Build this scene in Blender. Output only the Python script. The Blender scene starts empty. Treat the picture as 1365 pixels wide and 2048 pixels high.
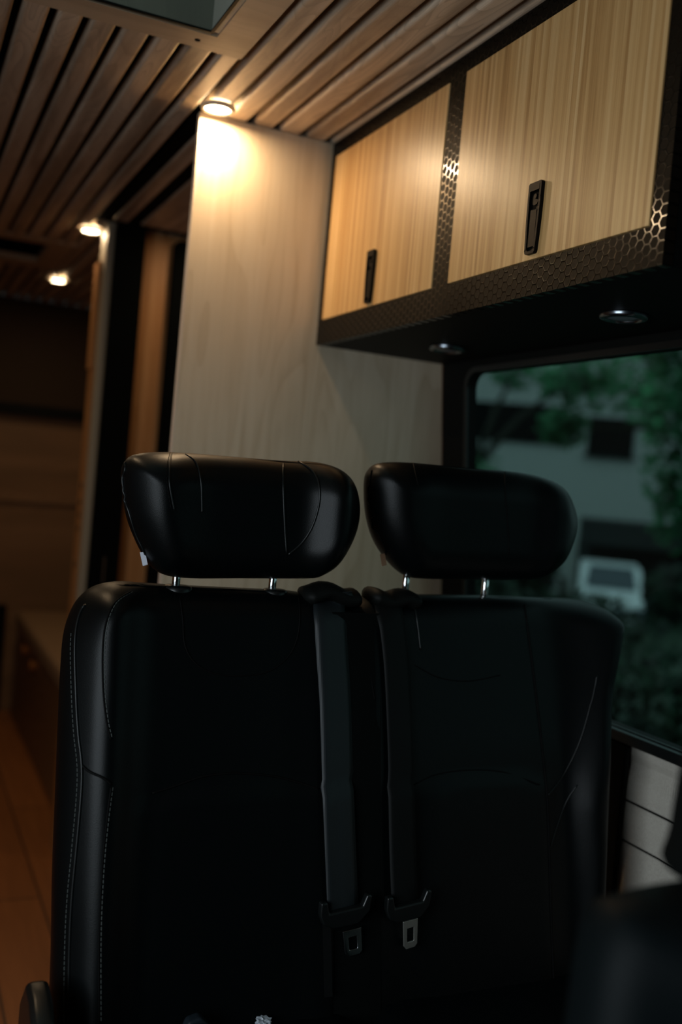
import bpy, bmesh, math, random
from mathutils import Vector, Matrix
import numpy as np
random.seed(7)
C = bpy.context.scene.collection
CZ = 1.2            # eye height above the van floor; all z below are measured from eye level

# ---------------------------------------------------------------- camera
cam_d = bpy.data.cameras.new('camera'); cam = bpy.data.objects.new('camera', cam_d); C.objects.link(cam)
cam_d.sensor_fit = 'HORIZONTAL'; cam_d.sensor_width = 24.0; cam_d.lens = 24.0*1971.35/1365.0
cam_d.clip_start = 0.02; cam_d.clip_end = 300
yw, pt, rl = [math.radians(a) for a in (24.638, -1.625, 5.1365)]
F = Vector((math.sin(yw)*math.cos(pt), math.cos(yw)*math.cos(pt), math.sin(pt)))
R0 = Vector((math.cos(yw), -math.sin(yw), 0)); U0 = R0.cross(F)
Rv = R0*math.cos(rl)+U0*math.sin(rl); Uv = -R0*math.sin(rl)+U0*math.cos(rl)
M = Matrix((Rv, Uv, -F)).transposed().to_4x4(); M.translation = Vector((0, 0, CZ))
cam.matrix_world = M
cam_d.dof.use_dof = True; cam_d.dof.focus_distance = 1.36; cam_d.dof.aperture_fstop = 2.0
bpy.context.scene.camera = cam

# ---------------------------------------------------------------- world, daylight, exposure
sc = bpy.context.scene
sc.view_settings.view_transform = 'Standard'; sc.view_settings.look = 'None'
sc.view_settings.gamma = 1.0; sc.view_settings.exposure = 0.0; sc.view_settings.use_curve_mapping = False
w = bpy.data.worlds.new('overcast_sky'); sc.world = w; w.use_nodes = True
bg = w.node_tree.nodes['Background']; bg.inputs[0].default_value = (0.52, 0.72, 0.74, 1); bg.inputs[1].default_value = 0.80
DAY_POWER = 10.0; DAY_COLOR = (0.82, 0.92, 1.0)
PUCK_POWER = 2.45; PUCK_COLOR = (1.0, 0.70, 0.41)

def area(name, loc, direction, sx, sy, power, color, parent=None, shape='RECTANGLE', spread=180):
    l = bpy.data.lights.new(name, 'AREA'); l.shape = shape; l.size = sx
    if shape == 'RECTANGLE': l.size_y = sy
    l.energy = power; l.color = color; l.spread = math.radians(spread)
    o = bpy.data.objects.new(name, l); C.objects.link(o)
    o.rotation_euler = Vector(direction).to_track_quat('-Z', 'Y').to_euler()
    o.location = (loc[0], loc[1], loc[2]+CZ)
    if parent is not None: o.parent = parent; o.location = Vector(o.location)-Vector(LOC[parent.name])
    return o
LOC = {}
# daylight entering through the open doorway in the left wall
area('doorway_daylight', (-0.98, 0.25, -0.10), (1, 0.35, -0.10), 1.1, 0.9, DAY_POWER, DAY_COLOR, spread=125)

# ---------------------------------------------------------------- materials
def mat(name, col=(0.5,0.5,0.5), rough=0.5, metal=0.0, spec=0.5, emit=None, es=0):
    m = bpy.data.materials.new(name); m.use_nodes = True
    b = m.node_tree.nodes['Principled BSDF']
    b.inputs['Base Color'].default_value = (*col, 1); b.inputs['Roughness'].default_value = rough
    b.inputs['Metallic'].default_value = metal; b.inputs['Specular IOR Level'].default_value = spec
    if emit: b.inputs['Emission Color'].default_value = (*emit, 1); b.inputs['Emission Strength'].default_value = es
    return m
def N(m, t, **kw):
    n = m.node_tree.nodes.new(t)
    for k, v in kw.items(): setattr(n, k, v)
    return n
def L(m, a, b): m.node_tree.links.new(a, b)
def coords(m, scale=(1,1,1), rot=(0,0,0)):
    t = N(m, 'ShaderNodeTexCoord'); mp = N(m, 'ShaderNodeMapping')
    mp.inputs['Scale'].default_value = scale; mp.inputs['Rotation'].default_value = rot
    L(m, t.outputs['Object'], mp.inputs['Vector']); return mp.outputs['Vector']
def ramp(m, fac, stops):
    r = N(m, 'ShaderNodeValToRGB'); e = r.color_ramp.elements
    e[0].position, e[0].color = stops[0][0], (*stops[0][1], 1)
    e[1].position, e[1].color = stops[-1][0], (*stops[-1][1], 1)
    for p, c in stops[1:-1]:
        x = e.new(p); x.color = (*c, 1)
    L(m, fac, r.inputs['Fac']); return r.outputs['Color']
def noise(m, vec, scale, detail=4, rough=0.55, dist=0):
    n = N(m, 'ShaderNodeTexNoise'); n.inputs['Scale'].default_value = scale
    n.inputs['Detail'].default_value = detail; n.inputs['Roughness'].default_value = rough; n.inputs['Distortion'].default_value = dist
    L(m, vec, n.inputs['Vector']); return n.outputs['Fac']
def mix(m, f, a, b, mode='MIX'):
    n = N(m, 'ShaderNodeMix', data_type='RGBA', blend_type=mode)
    if isinstance(f, (int, float)): n.inputs['Factor'].default_value = f
    else: L(m, f, n.inputs['Factor'])
    L(m, a, n.inputs['A']) if not isinstance(a, tuple) else setattr(n.inputs['A'], 'default_value', (*a, 1))
    L(m, b, n.inputs['B']) if not isinstance(b, tuple) else setattr(n.inputs['B'], 'default_value', (*b, 1))
    return n.outputs['Result']
def bump(m, h, strength=0.2, dist=0.002):
    n = N(m, 'ShaderNodeBump'); n.inputs['Strength'].default_value = strength; n.inputs['Distance'].default_value = dist
    L(m, h, n.inputs['Height']); L(m, n.outputs['Normal'], m.node_tree.nodes['Principled BSDF'].inputs['Normal'])
def base(m, c): L(m, c, m.node_tree.nodes['Principled BSDF'].inputs['Base Color'])
def math_(m, op, a, b=None, c=None):
    n = N(m, 'ShaderNodeMath', operation=op)
    for i, v in enumerate((a, b, c)):
        if v is None: continue
        if isinstance(v, (int, float)): n.inputs[i].default_value = v
        else: L(m, v, n.inputs[i])
    return n.outputs[0]

def wood(name, c0, c1, c2, along, rough=0.45, fine=60, rings=9.0, seed=0.0, grain=0.55):
    m = mat(name, c1, rough)
    s = {'x': (0.12,1,1), 'y': (1,0.10,1), 'z': (1,1,0.10)}[along]
    v = coords(m, s)
    a = noise(m, v, rings, 3, 0.5, 1.2); b = noise(m, v, fine*3, 4, 0.6, 0.0)
    wv = N(m, 'ShaderNodeTexWave', wave_type='RINGS', rings_direction={'x':'X','y':'Y','z':'Z'}[along])
    wv.inputs['Scale'].default_value = rings*1.6; wv.inputs['Distortion'].default_value = 7; wv.inputs['Detail'].default_value = 2
    wv.inputs['Detail Scale'].default_value = 1.2; L(m, v, wv.inputs['Vector'])
    f = math_(m, 'MULTIPLY_ADD', wv.outputs['Fac'], 0.35, math_(m, 'MULTIPLY_ADD', a, 0.35, math_(m, 'MULTIPLY', b, 0.3)))
    cath = noise(m, coords(m, tuple(q*k for q, k in zip(s, (1,1.6,1) if along == 'y' else (1,1,1)))), rings*2.2, 1, 0.4, 0.5)
    saw = math_(m, 'FRACT', math_(m, 'MULTIPLY', cath, 16.0))
    saw = math_(m, 'POWER', saw, 3.0)
    col = ramp(m, f, [(0.28, c0), (0.5, c1), (0.75, c2)])
    base(m, mix(m, math_(m, 'MULTIPLY', saw, grain), col, c0)); bump(m, b, 0.08, 0.001)
    return m
MT = {}
MT['slat'] = wood('ash_slat', (0.30,0.225,0.160), (0.52,0.41,0.30), (0.65,0.53,0.40), 'y', 0.42, 50, 7)
MT['ply'] = wood('ash_frame', (0.39,0.29,0.19), (0.45,0.34,0.23), (0.50,0.39,0.27), 'x', 0.5, 50, 3)
def birch():
    m = mat('birch_laminate', (0.57,0.485,0.39), 0.42)
    v = coords(m, (1,1,0.16)); a = noise(m, v, 5, 2, 0.5, 0.6); c = noise(m, coords(m, (1,1,0.035)), 90, 5, 0.65); d = noise(m, coords(m, (1,1,0.08)), 22, 3, 0.6, 1.5)
    f = math_(m, 'MULTIPLY_ADD', a, 0.35, math_(m, 'MULTIPLY_ADD', c, 0.30, math_(m, 'MULTIPLY', d, 0.35)))
    saw = math_(m, 'POWER', math_(m, 'FRACT', math_(m, 'MULTIPLY', noise(m, coords(m, (1,1,0.13)), 9, 1, 0.4, 0.4), 12.0)), 3.0)
    f = math_(m, 'MULTIPLY_ADD', saw, -0.10, f)
    base(m, ramp(m, f, [(0.33,(0.45,0.35,0.235)), (0.5,(0.56,0.455,0.325)), (0.66,(0.61,0.51,0.38))])); bump(m, c, 0.04, 0.0006); return m
MT['birch'] = birch()
MT['warm'] = wood('warm_wood', (0.36,0.16,0.05), (0.43,0.20,0.07), (0.49,0.25,0.095), 'z', 0.5, 40, 3)
MT['rearwood'] = wood('brown_wood', (0.16,0.085,0.035), (0.20,0.105,0.045), (0.24,0.13,0.06), 'x', 0.5, 40, 3)
MT['cream'] = mat('cream_edge', (0.33,0.28,0.20), 0.6)
MT['edge'] = mat('pale_edge_banding', (0.62,0.52,0.43), 0.4)
def bamboo():
    m = mat('bamboo_veneer', (0.5,0.34,0.17), 0.36)
    t = N(m, 'ShaderNodeTexCoord'); s = N(m, 'ShaderNodeSeparateXYZ'); L(m, t.outputs['Object'], s.inputs[0])
    wob = noise(m, coords(m, (1,1,0.6)), 6, 2)
    y = math_(m, 'MULTIPLY_ADD', wob, 0.002, s.outputs['Y'])
    strip = math_(m, 'FLOOR', math_(m, 'MULTIPLY', y, 1/0.0062))
    wn = N(m, 'ShaderNodeTexWhiteNoise', noise_dimensions='1D'); L(m, strip, wn.inputs['W'])
    fine = noise(m, coords(m, (1, 9, 0.12)), 60, 5, 0.7)
    fine2 = noise(m, coords(m, (1, 1.6, 0.05)), 45, 3, 0.6)
    f = math_(m, 'MULTIPLY_ADD', wn.outputs['Value'], 0.26, math_(m, 'MULTIPLY_ADD', fine, 0.40, math_(m, 'MULTIPLY', fine2, 0.36)))
    col = ramp(m, f, [(0.26,(0.27,0.125,0.038)), (0.42,(0.46,0.265,0.098)), (0.56,(0.56,0.345,0.140)), (0.74,(0.68,0.475,0.235))])
    base(m, col); bump(m, fine, 0.05, 0.0008)
    return m
MT['bamboo'] = bamboo()
def honeycomb():
    m = mat('black_honeycomb_laminate', (0.03,0.022,0.015), 0.36, 0.0, 0.3)
    t = N(m, 'ShaderNodeTexCoord'); s = N(m, 'ShaderNodeSeparateXYZ'); L(m, t.outputs['Object'], s.inputs[0])
    k = 1/0.0145                      # cell pitch, metres
    X = math_(m, 'MULTIPLY', s.outputs['Z'], k)          # pitch 1 along z
    Y = math_(m, 'MULTIPLY', s.outputs['Y'], k)
    r3 = math.sqrt(3)
    def cell(ox, oy):
        a = math_(m, 'SUBTRACT', math_(m, 'FLOORED_MODULO', math_(m, 'ADD', X, ox), 1.0), 0.5)
        b = math_(m, 'SUBTRACT', math_(m, 'FLOORED_MODULO', math_(m, 'ADD', Y, oy), r3), r3/2)
        a = math_(m, 'ABSOLUTE', a); b = math_(m, 'ABSOLUTE', b)
        return math_(m, 'MAXIMUM', a, math_(m, 'ADD', math_(m, 'MULTIPLY', a, 0.5), math_(m, 'MULTIPLY', b, r3/2)))
    d = math_(m, 'MINIMUM', cell(0, 0), cell(0.5, r3/2))
    line = N(m, 'ShaderNodeMapRange'); line.interpolation_type = 'SMOOTHSTEP'
    line.inputs['From Min'].default_value = 0.415; line.inputs['From Max'].default_value = 0.455
    L(m, d, line.inputs['Value']); ln = line.outputs['Result']
    rg = N(m, 'ShaderNodeMapRange'); rg.inputs['To Min'].default_value = 0.50; rg.inputs['To Max'].default_value = 0.12
    sp = N(m, 'ShaderNodeMapRange'); sp.inputs['To Min'].default_value = 0.08; sp.inputs['To Max'].default_value = 0.34
    L(m, ln, sp.inputs['Value']); L(m, sp.outputs['Result'], m.node_tree.nodes['Principled BSDF'].inputs['Specular IOR Level'])
    L(m, ln, rg.inputs['Value']); L(m, rg.outputs['Result'], m.node_tree.nodes['Principled BSDF'].inputs['Roughness'])
    base(m, mix(m, ln, (0.0065,0.0048,0.0030), (0.0028,0.002,0.0013)))
    mic = noise(m, coords(m), 900, 2)
    bump(m, math_(m, 'MULTIPLY_ADD', mic, 0.10, math_(m, 'MULTIPLY', ln, 0.4)), 0.35, 0.0006)
    return m
MT['hex'] = honeycomb()
def leather(name, col, rough):
    m = mat(name, col, rough, 0, 0.15)
    v = N(m, 'ShaderNodeTexVoronoi'); v.inputs['Scale'].default_value = 900; L(m, coords(m), v.inputs['Vector'])
    n2 = noise(m, coords(m), 14, 3)
    bump(m, math_(m, 'MULTIPLY_ADD', v.outputs['Distance'], 0.25, math_(m, 'MULTIPLY', n2, 1.2)), 0.25, 0.0012)
    return m
MT['leather'] = leather('black_leather', (0.0012,0.0020,0.0022), 0.38)
MT['leather2'] = leather('charcoal_leather', (0.010,0.014,0.018), 0.42)
MT['thread'] = mat('grey_thread', (0.06,0.07,0.065), 0.7)
MT['seam'] = mat('black_seam', (0.001,0.001,0.001), 0.7, 0, 0.1)
MT['pipe'] = mat('black_piping', (0.003,0.004,0.004), 0.35, 0, 0.3)
MT['chrome'] = mat('chrome', (0.75,0.77,0.78), 0.12, 1.0)
MT['steel'] = mat('brushed_steel', (0.42,0.41,0.37), 0.42, 0.9)
MT['black'] = mat('matt_black', (0.0028,0.0034,0.003), 0.6, 0, 0.12)
MT['blackpl'] = mat('black_plastic', (0.004,0.005,0.005), 0.34, 0, 0.4)
MT['latch'] = mat('black_latch_metal', (0.002,0.002,0.0018), 0.5, 0, 0.12)
MT['front'] = mat('dull_black_leather', (0.0022,0.0040,0.0046), 0.55, 0, 0.07)
MT['void'] = mat('black_liner', (0.002,0.0026,0.0024), 0.9, 0, 0.05)
MT['white_tag'] = mat('white_label', (0.7,0.72,0.8), 0.6)
MT['brown_tag'] = mat('brown_label', (0.20,0.11,0.06), 0.6)
MT['plasticwrap'] = mat('clear_grey_wrap', (0.35,0.38,0.42), 0.15)
MT['satin'] = mat('satin_white_trim', (0.55,0.47,0.37), 0.35)
MT['darktrim'] = mat('dark_chrome_trim', (0.22,0.25,0.28), 0.25, 1.0)
MT['lens_on'] = mat('lit_lens', (1,0.9,0.7), 0.4, emit=(1.0,0.80,0.50), es=30)
MT['lens_off'] = mat('grey_lens', (0.16,0.20,0.23), 0.3)
MT['copper'] = mat('copper_knob', (0.55,0.22,0.06), 0.35, 0.6)
MT['greenwall'] = wood('grey_green_laminate', (0.105,0.11,0.085), (0.125,0.13,0.10), (0.145,0.15,0.12), 'z', 0.5, 30, 2)
MT['palewall'] = mat('pale_grey_liner', (0.33,0.32,0.27), 0.5)
def webbing():
    m = mat('belt_webbing', (0.007,0.010,0.0115), 0.5, 0, 0.3)
    wv = N(m, 'ShaderNodeTexWave', wave_type='BANDS', bands_direction='X'); wv.inputs['Scale'].default_value = 110
    L(m, coords(m), wv.inputs['Vector']); bump(m, wv.outputs['Fac'], 0.15, 0.0004); return m
MT['web'] = webbing(); MT['web2'] = mat('black_belt_webbing', (0.002,0.0025,0.0025), 0.6, 0, 0.15)
def insert():
    m = mat('black_cloth', (0.0030,0.0036,0.0034), 0.85, 0, 0.15)
    bump(m, noise(m, coords(m), 500, 2), 0.3, 0.001); return m
MT['cloth'] = insert()
def linen():
    m = mat('linen_wall_fabric', (0.4,0.36,0.3), 0.9, 0, 0.1)
    wv = N(m, 'ShaderNodeTexWave', wave_type='BANDS', bands_direction='X'); wv.inputs['Scale'].default_value = 95
    wv.inputs['Distortion'].default_value = 1.2; wv.inputs['Detail'].default_value = 2; wv.inputs['Detail Scale'].default_value = 6
    L(m, coords(m, (1,1,1), (math.radians(38),0,math.radians(90))), wv.inputs['Vector'])
    n = noise(m, coords(m), 420, 3)
    f = math_(m, 'MULTIPLY_ADD', wv.outputs['Fac'], 0.6, math_(m, 'MULTIPLY', n, 0.4))
    base(m, ramp(m, f, [(0.15,(0.22,0.20,0.17)), (0.5,(0.42,0.385,0.33)), (0.85,(0.56,0.52,0.455))])); bump(m, f, 0.5, 0.0012); return m
MT['linen'] = linen()
def planks():
    m = mat('orange_brown_planks', (0.3,0.13,0.05), 0.38)
    b = N(m, 'ShaderNodeTexBrick'); b.offset = 0.37; b.inputs['Scale'].default_value = 1
    b.inputs['Brick Width'].default_value = 1.15; b.inputs['Row Height'].default_value = 0.15; b.inputs['Mortar Size'].default_value = 0.003
    b.inputs['Color1'].default_value = (0.30,0.11,0.033,1); b.inputs['Color2'].default_value = (0.20,0.067,0.018,1); b.inputs['Mortar'].default_value = (0.05,0.02,0.01,1)
    L(m, coords(m, (1,1,1), (0,0,math.radians(90))), b.inputs['Vector'])
    g = noise(m, coords(m, (1,0.08,1)), 40, 4)
    base(m, mix(m, 0.5, b.outputs['Color'], ramp(m, g, [(0.3,(0.55,0.5,0.45)), (0.7,(1,1,1))]), 'MULTIPLY')); return m
MT['floor'] = planks()
def glass():
    m = bpy.data.materials.new('dark_green_tinted_glass'); m.use_nodes = True; nt = m.node_tree; nt.nodes.clear()
    o = nt.nodes.new('ShaderNodeOutputMaterial'); t = nt.nodes.new('ShaderNodeBsdfTransparent'); g = nt.nodes.new('ShaderNodeBsdfGlossy')
    t.inputs[0].default_value = (0.60,0.68,0.67,1); g.inputs['Roughness'].default_value = 0.03
    x = nt.nodes.new('ShaderNodeMixShader'); x.inputs[0].default_value = 0.006
    nt.links.new(t.outputs[0], x.inputs[1]); nt.links.new(g.outputs[0], x.inputs[2]); nt.links.new(x.outputs[0], o.inputs[0]); return m
MT['glass'] = glass()
def dome():
    m = mat('frosted_dome', (0.8,0.85,0.85), 0.4); b = m.node_tree.nodes['Principled BSDF']
    nt = m.node_tree; t = nt.nodes.new('ShaderNodeBsdfTranslucent'); t.inputs[0].default_value = (0.55,0.58,0.55,1)
    nt.links.new(t.outputs[0], nt.nodes['Material Output'].inputs[0]); return m
MT['dome'] = dome()
def leafy(name, a, b, sc_):
    m = mat(name, a, 0.7)
    base(m, ramp(m, noise(m, coords(m), sc_, 3), [(0.35, a), (0.65, b)])); return m
MT['leaf'] = leafy('tree_leaves', (0.010,0.085,0.030), (0.07,0.34,0.14), 1.3)
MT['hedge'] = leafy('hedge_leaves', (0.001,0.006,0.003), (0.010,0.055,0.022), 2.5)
MT['bark'] = mat('bark', (0.03,0.03,0.022), 0.9)
MT['ground'] = leafy('grass_ground', (0.01,0.035,0.018), (0.03,0.07,0.035), 0.4)
MT['render'] = mat('grey_render', (0.42,0.44,0.43), 0.9)
MT['darkwin'] = mat('dark_window', (0.003,0.004,0.004), 0.6, 0, 0.1)
MT['darkroof'] = mat('dark_roof', (0.010,0.014,0.014), 0.8)
MT['whitecar'] = mat('white_car_paint', (0.88,0.92,0.95), 0.3)
MT['carglass'] = mat('grey_car_glass', (0.06,0.08,0.10), 0.2)
MT['tyre'] = mat('tyre', (0.01,0.01,0.01), 0.8)

# ---------------------------------------------------------------- builders (z measured from eye level)
def new(): return bmesh.new()
def box(bm, x0, x1, y0, y1, z0, z1):
    v = [bm.verts.new((x, y, z)) for z in (z0, z1) for y in (y0, y1) for x in (x0, x1)]
    for f in ((0,2,3,1),(4,5,7,6),(0,1,5,4),(2,6,7,3),(0,4,6,2),(1,3,7,5)): bm.faces.new([v[i] for i in f])
    return v
def prism(bm, pts, axis, a, b):
    """pts: 2D polygon; extruded along axis from a to b."""
    def P(p, t):
        return {0: (t, p[0], p[1]), 1: (p[0], t, p[1]), 2: (p[0], p[1], t)}[axis]
    A = [bm.verts.new(P(p, a)) for p in pts]; B_ = [bm.verts.new(P(p, b)) for p in pts]
    bm.faces.new(A); bm.faces.new(B_[::-1]); n = len(pts)
    for i in range(n): bm.faces.new((A[i], B_[i], B_[(i+1) % n], A[(i+1) % n]))
def rrect(x0, x1, z0, z1, r, n=6, corners=(1,1,1,1)):
    """corner order: lower-left, lower-right, upper-right, upper-left"""
    out = []
    for k, (cx, cz, a0) in enumerate(((x0+r, z0+r, 180), (x1-r, z0+r, 270), (x1-r, z1-r, 0), (x0+r, z1-r, 90))):
        if corners[k]:
            for i in range(n+1):
                a = math.radians(a0+90*i/n); out.append((cx+r*math.cos(a), cz+r*math.sin(a)))
        else: out.append((x0 if k in (0,3) else x1, z0 if k in (0,1) else z1))
    return out
def ring(bm, outer, inner, axis, a, b):
    """plate with a hole; outer and inner polygons with the same number of points."""
    def P(p, t): return {0: (t, p[0], p[1]), 1: (p[0], t, p[1]), 2: (p[0], p[1], t)}[axis]
    n = len(outer); V = [[bm.verts.new(P(p, t)) for p in poly] for t in (a, b) for poly in (outer, inner)]
    for i in range(n):
        j = (i+1) % n
        bm.faces.new((V[0][i], V[0][j], V[1][j], V[1][i])); bm.faces.new((V[2][i], V[3][i], V[3][j], V[2][j]))
        bm.faces.new((V[0][i], V[2][i], V[2][j], V[0][j])); bm.faces.new((V[1][i], V[1][j], V[3][j], V[3][i]))
def tube(bm, pts, r, n=8, closed=False, caps=True):
    pts = [Vector(p) for p in pts]; rings = []; m = len(pts)
    up = Vector((0.13, -0.9, 0.41)).normalized()
    for i, p in enumerate(pts):
        a = pts[(i-1) % m] if (closed or i > 0) else pts[i]; b = pts[(i+1) % m] if (closed or i < m-1) else pts[i]
        d = (b-a).normalized(); s = d.cross(up)
        if s.length < 1e-3: s = d.cross(Vector((1,0,0)))
        s.normalize(); t = s.cross(d)
        rr = r[i] if isinstance(r, (list, tuple)) else r
        rings.append([bm.verts.new(p+(s*math.cos(2*math.pi*k/n)+t*math.sin(2*math.pi*k/n))*rr) for k in range(n)])
    for i in range(m if closed else m-1):
        A, B_ = rings[i], rings[(i+1) % m]
        for k in range(n): bm.faces.new((A[k], A[(k+1) % n], B_[(k+1) % n], B_[k]))
    if not closed and caps: bm.faces.new(rings[0][::-1]); bm.faces.new(rings[-1])
def lathe(bm, prof, cx, cy, cz, n=40, cap=True):
    """prof: (radius, dz) list around the vertical axis."""
    rr = [[bm.verts.new((cx+r*math.cos(2*math.pi*k/n), cy+r*math.sin(2*math.pi*k/n), cz+z)) for k in range(n)] for r, z in prof]
    for a, b in zip(rr, rr[1:]):
        for k in range(n): bm.faces.new((a[k], a[(k+1) % n], b[(k+1) % n], b[k]))
    if cap:
        bm.faces.new(rr[0]); bm.faces.new(rr[-1][::-1])
def obj(name, bm, m, parent=None, bevel=0, seg=2, smooth=False, world=False):
    bmesh.ops.recalc_face_normals(bm, faces=bm.faces)
    off = Vector(LOC[parent.name]) if parent is not None else Vector((0,0,0))
    cz = 0 if world else CZ
    for v in bm.verts: v.co = v.co + Vector((0,0,cz)) - off
    me = bpy.data.meshes.new(name); bm.to_mesh(me); bm.free()
    me.materials.append(MT[m] if isinstance(m, str) else m)
    o = bpy.data.objects.new(name, me); C.objects.link(o)
    if parent is not None: o.parent = parent
    LOC[o.name] = off[:]
    if smooth:
        for p in me.polygons: p.use_smooth = True
    if bevel:
        b = o.modifiers.new('bevel', 'BEVEL'); b.width = bevel; b.segments = seg; b.limit_method = 'ANGLE'
        for p in me.polygons: p.use_smooth = True
        b.harden_normals = False
        ws = o.modifiers.new('wn', 'WEIGHTED_NORMAL'); ws.keep_sharp = False
    return o
def thing(name, label, cat, loc, group=None):
    o = bpy.data.objects.new(name, None); C.objects.link(o); o.empty_display_size = 0.05
    o.location = (loc[0], loc[1], loc[2]+CZ); LOC[o.name] = o.location[:]
    o['label'] = label; o['category'] = cat
    if group: o['group'] = group
    return o
def tag(o, label, cat, group=None, kind=None):
    o['label'] = label; o['category'] = cat
    if group: o['group'] = group
    if kind: o['kind'] = kind
    return o
def struct(o): o['kind'] = 'structure'; return o
def copy_tree(o, parent=None):
    c = o.copy(); C.objects.link(c); LOC[c.name] = LOC.get(o.name, (0,0,0))
    if parent is not None: c.parent = parent
    for ch in list(o.children): copy_tree(ch, c)
    return c

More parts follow.
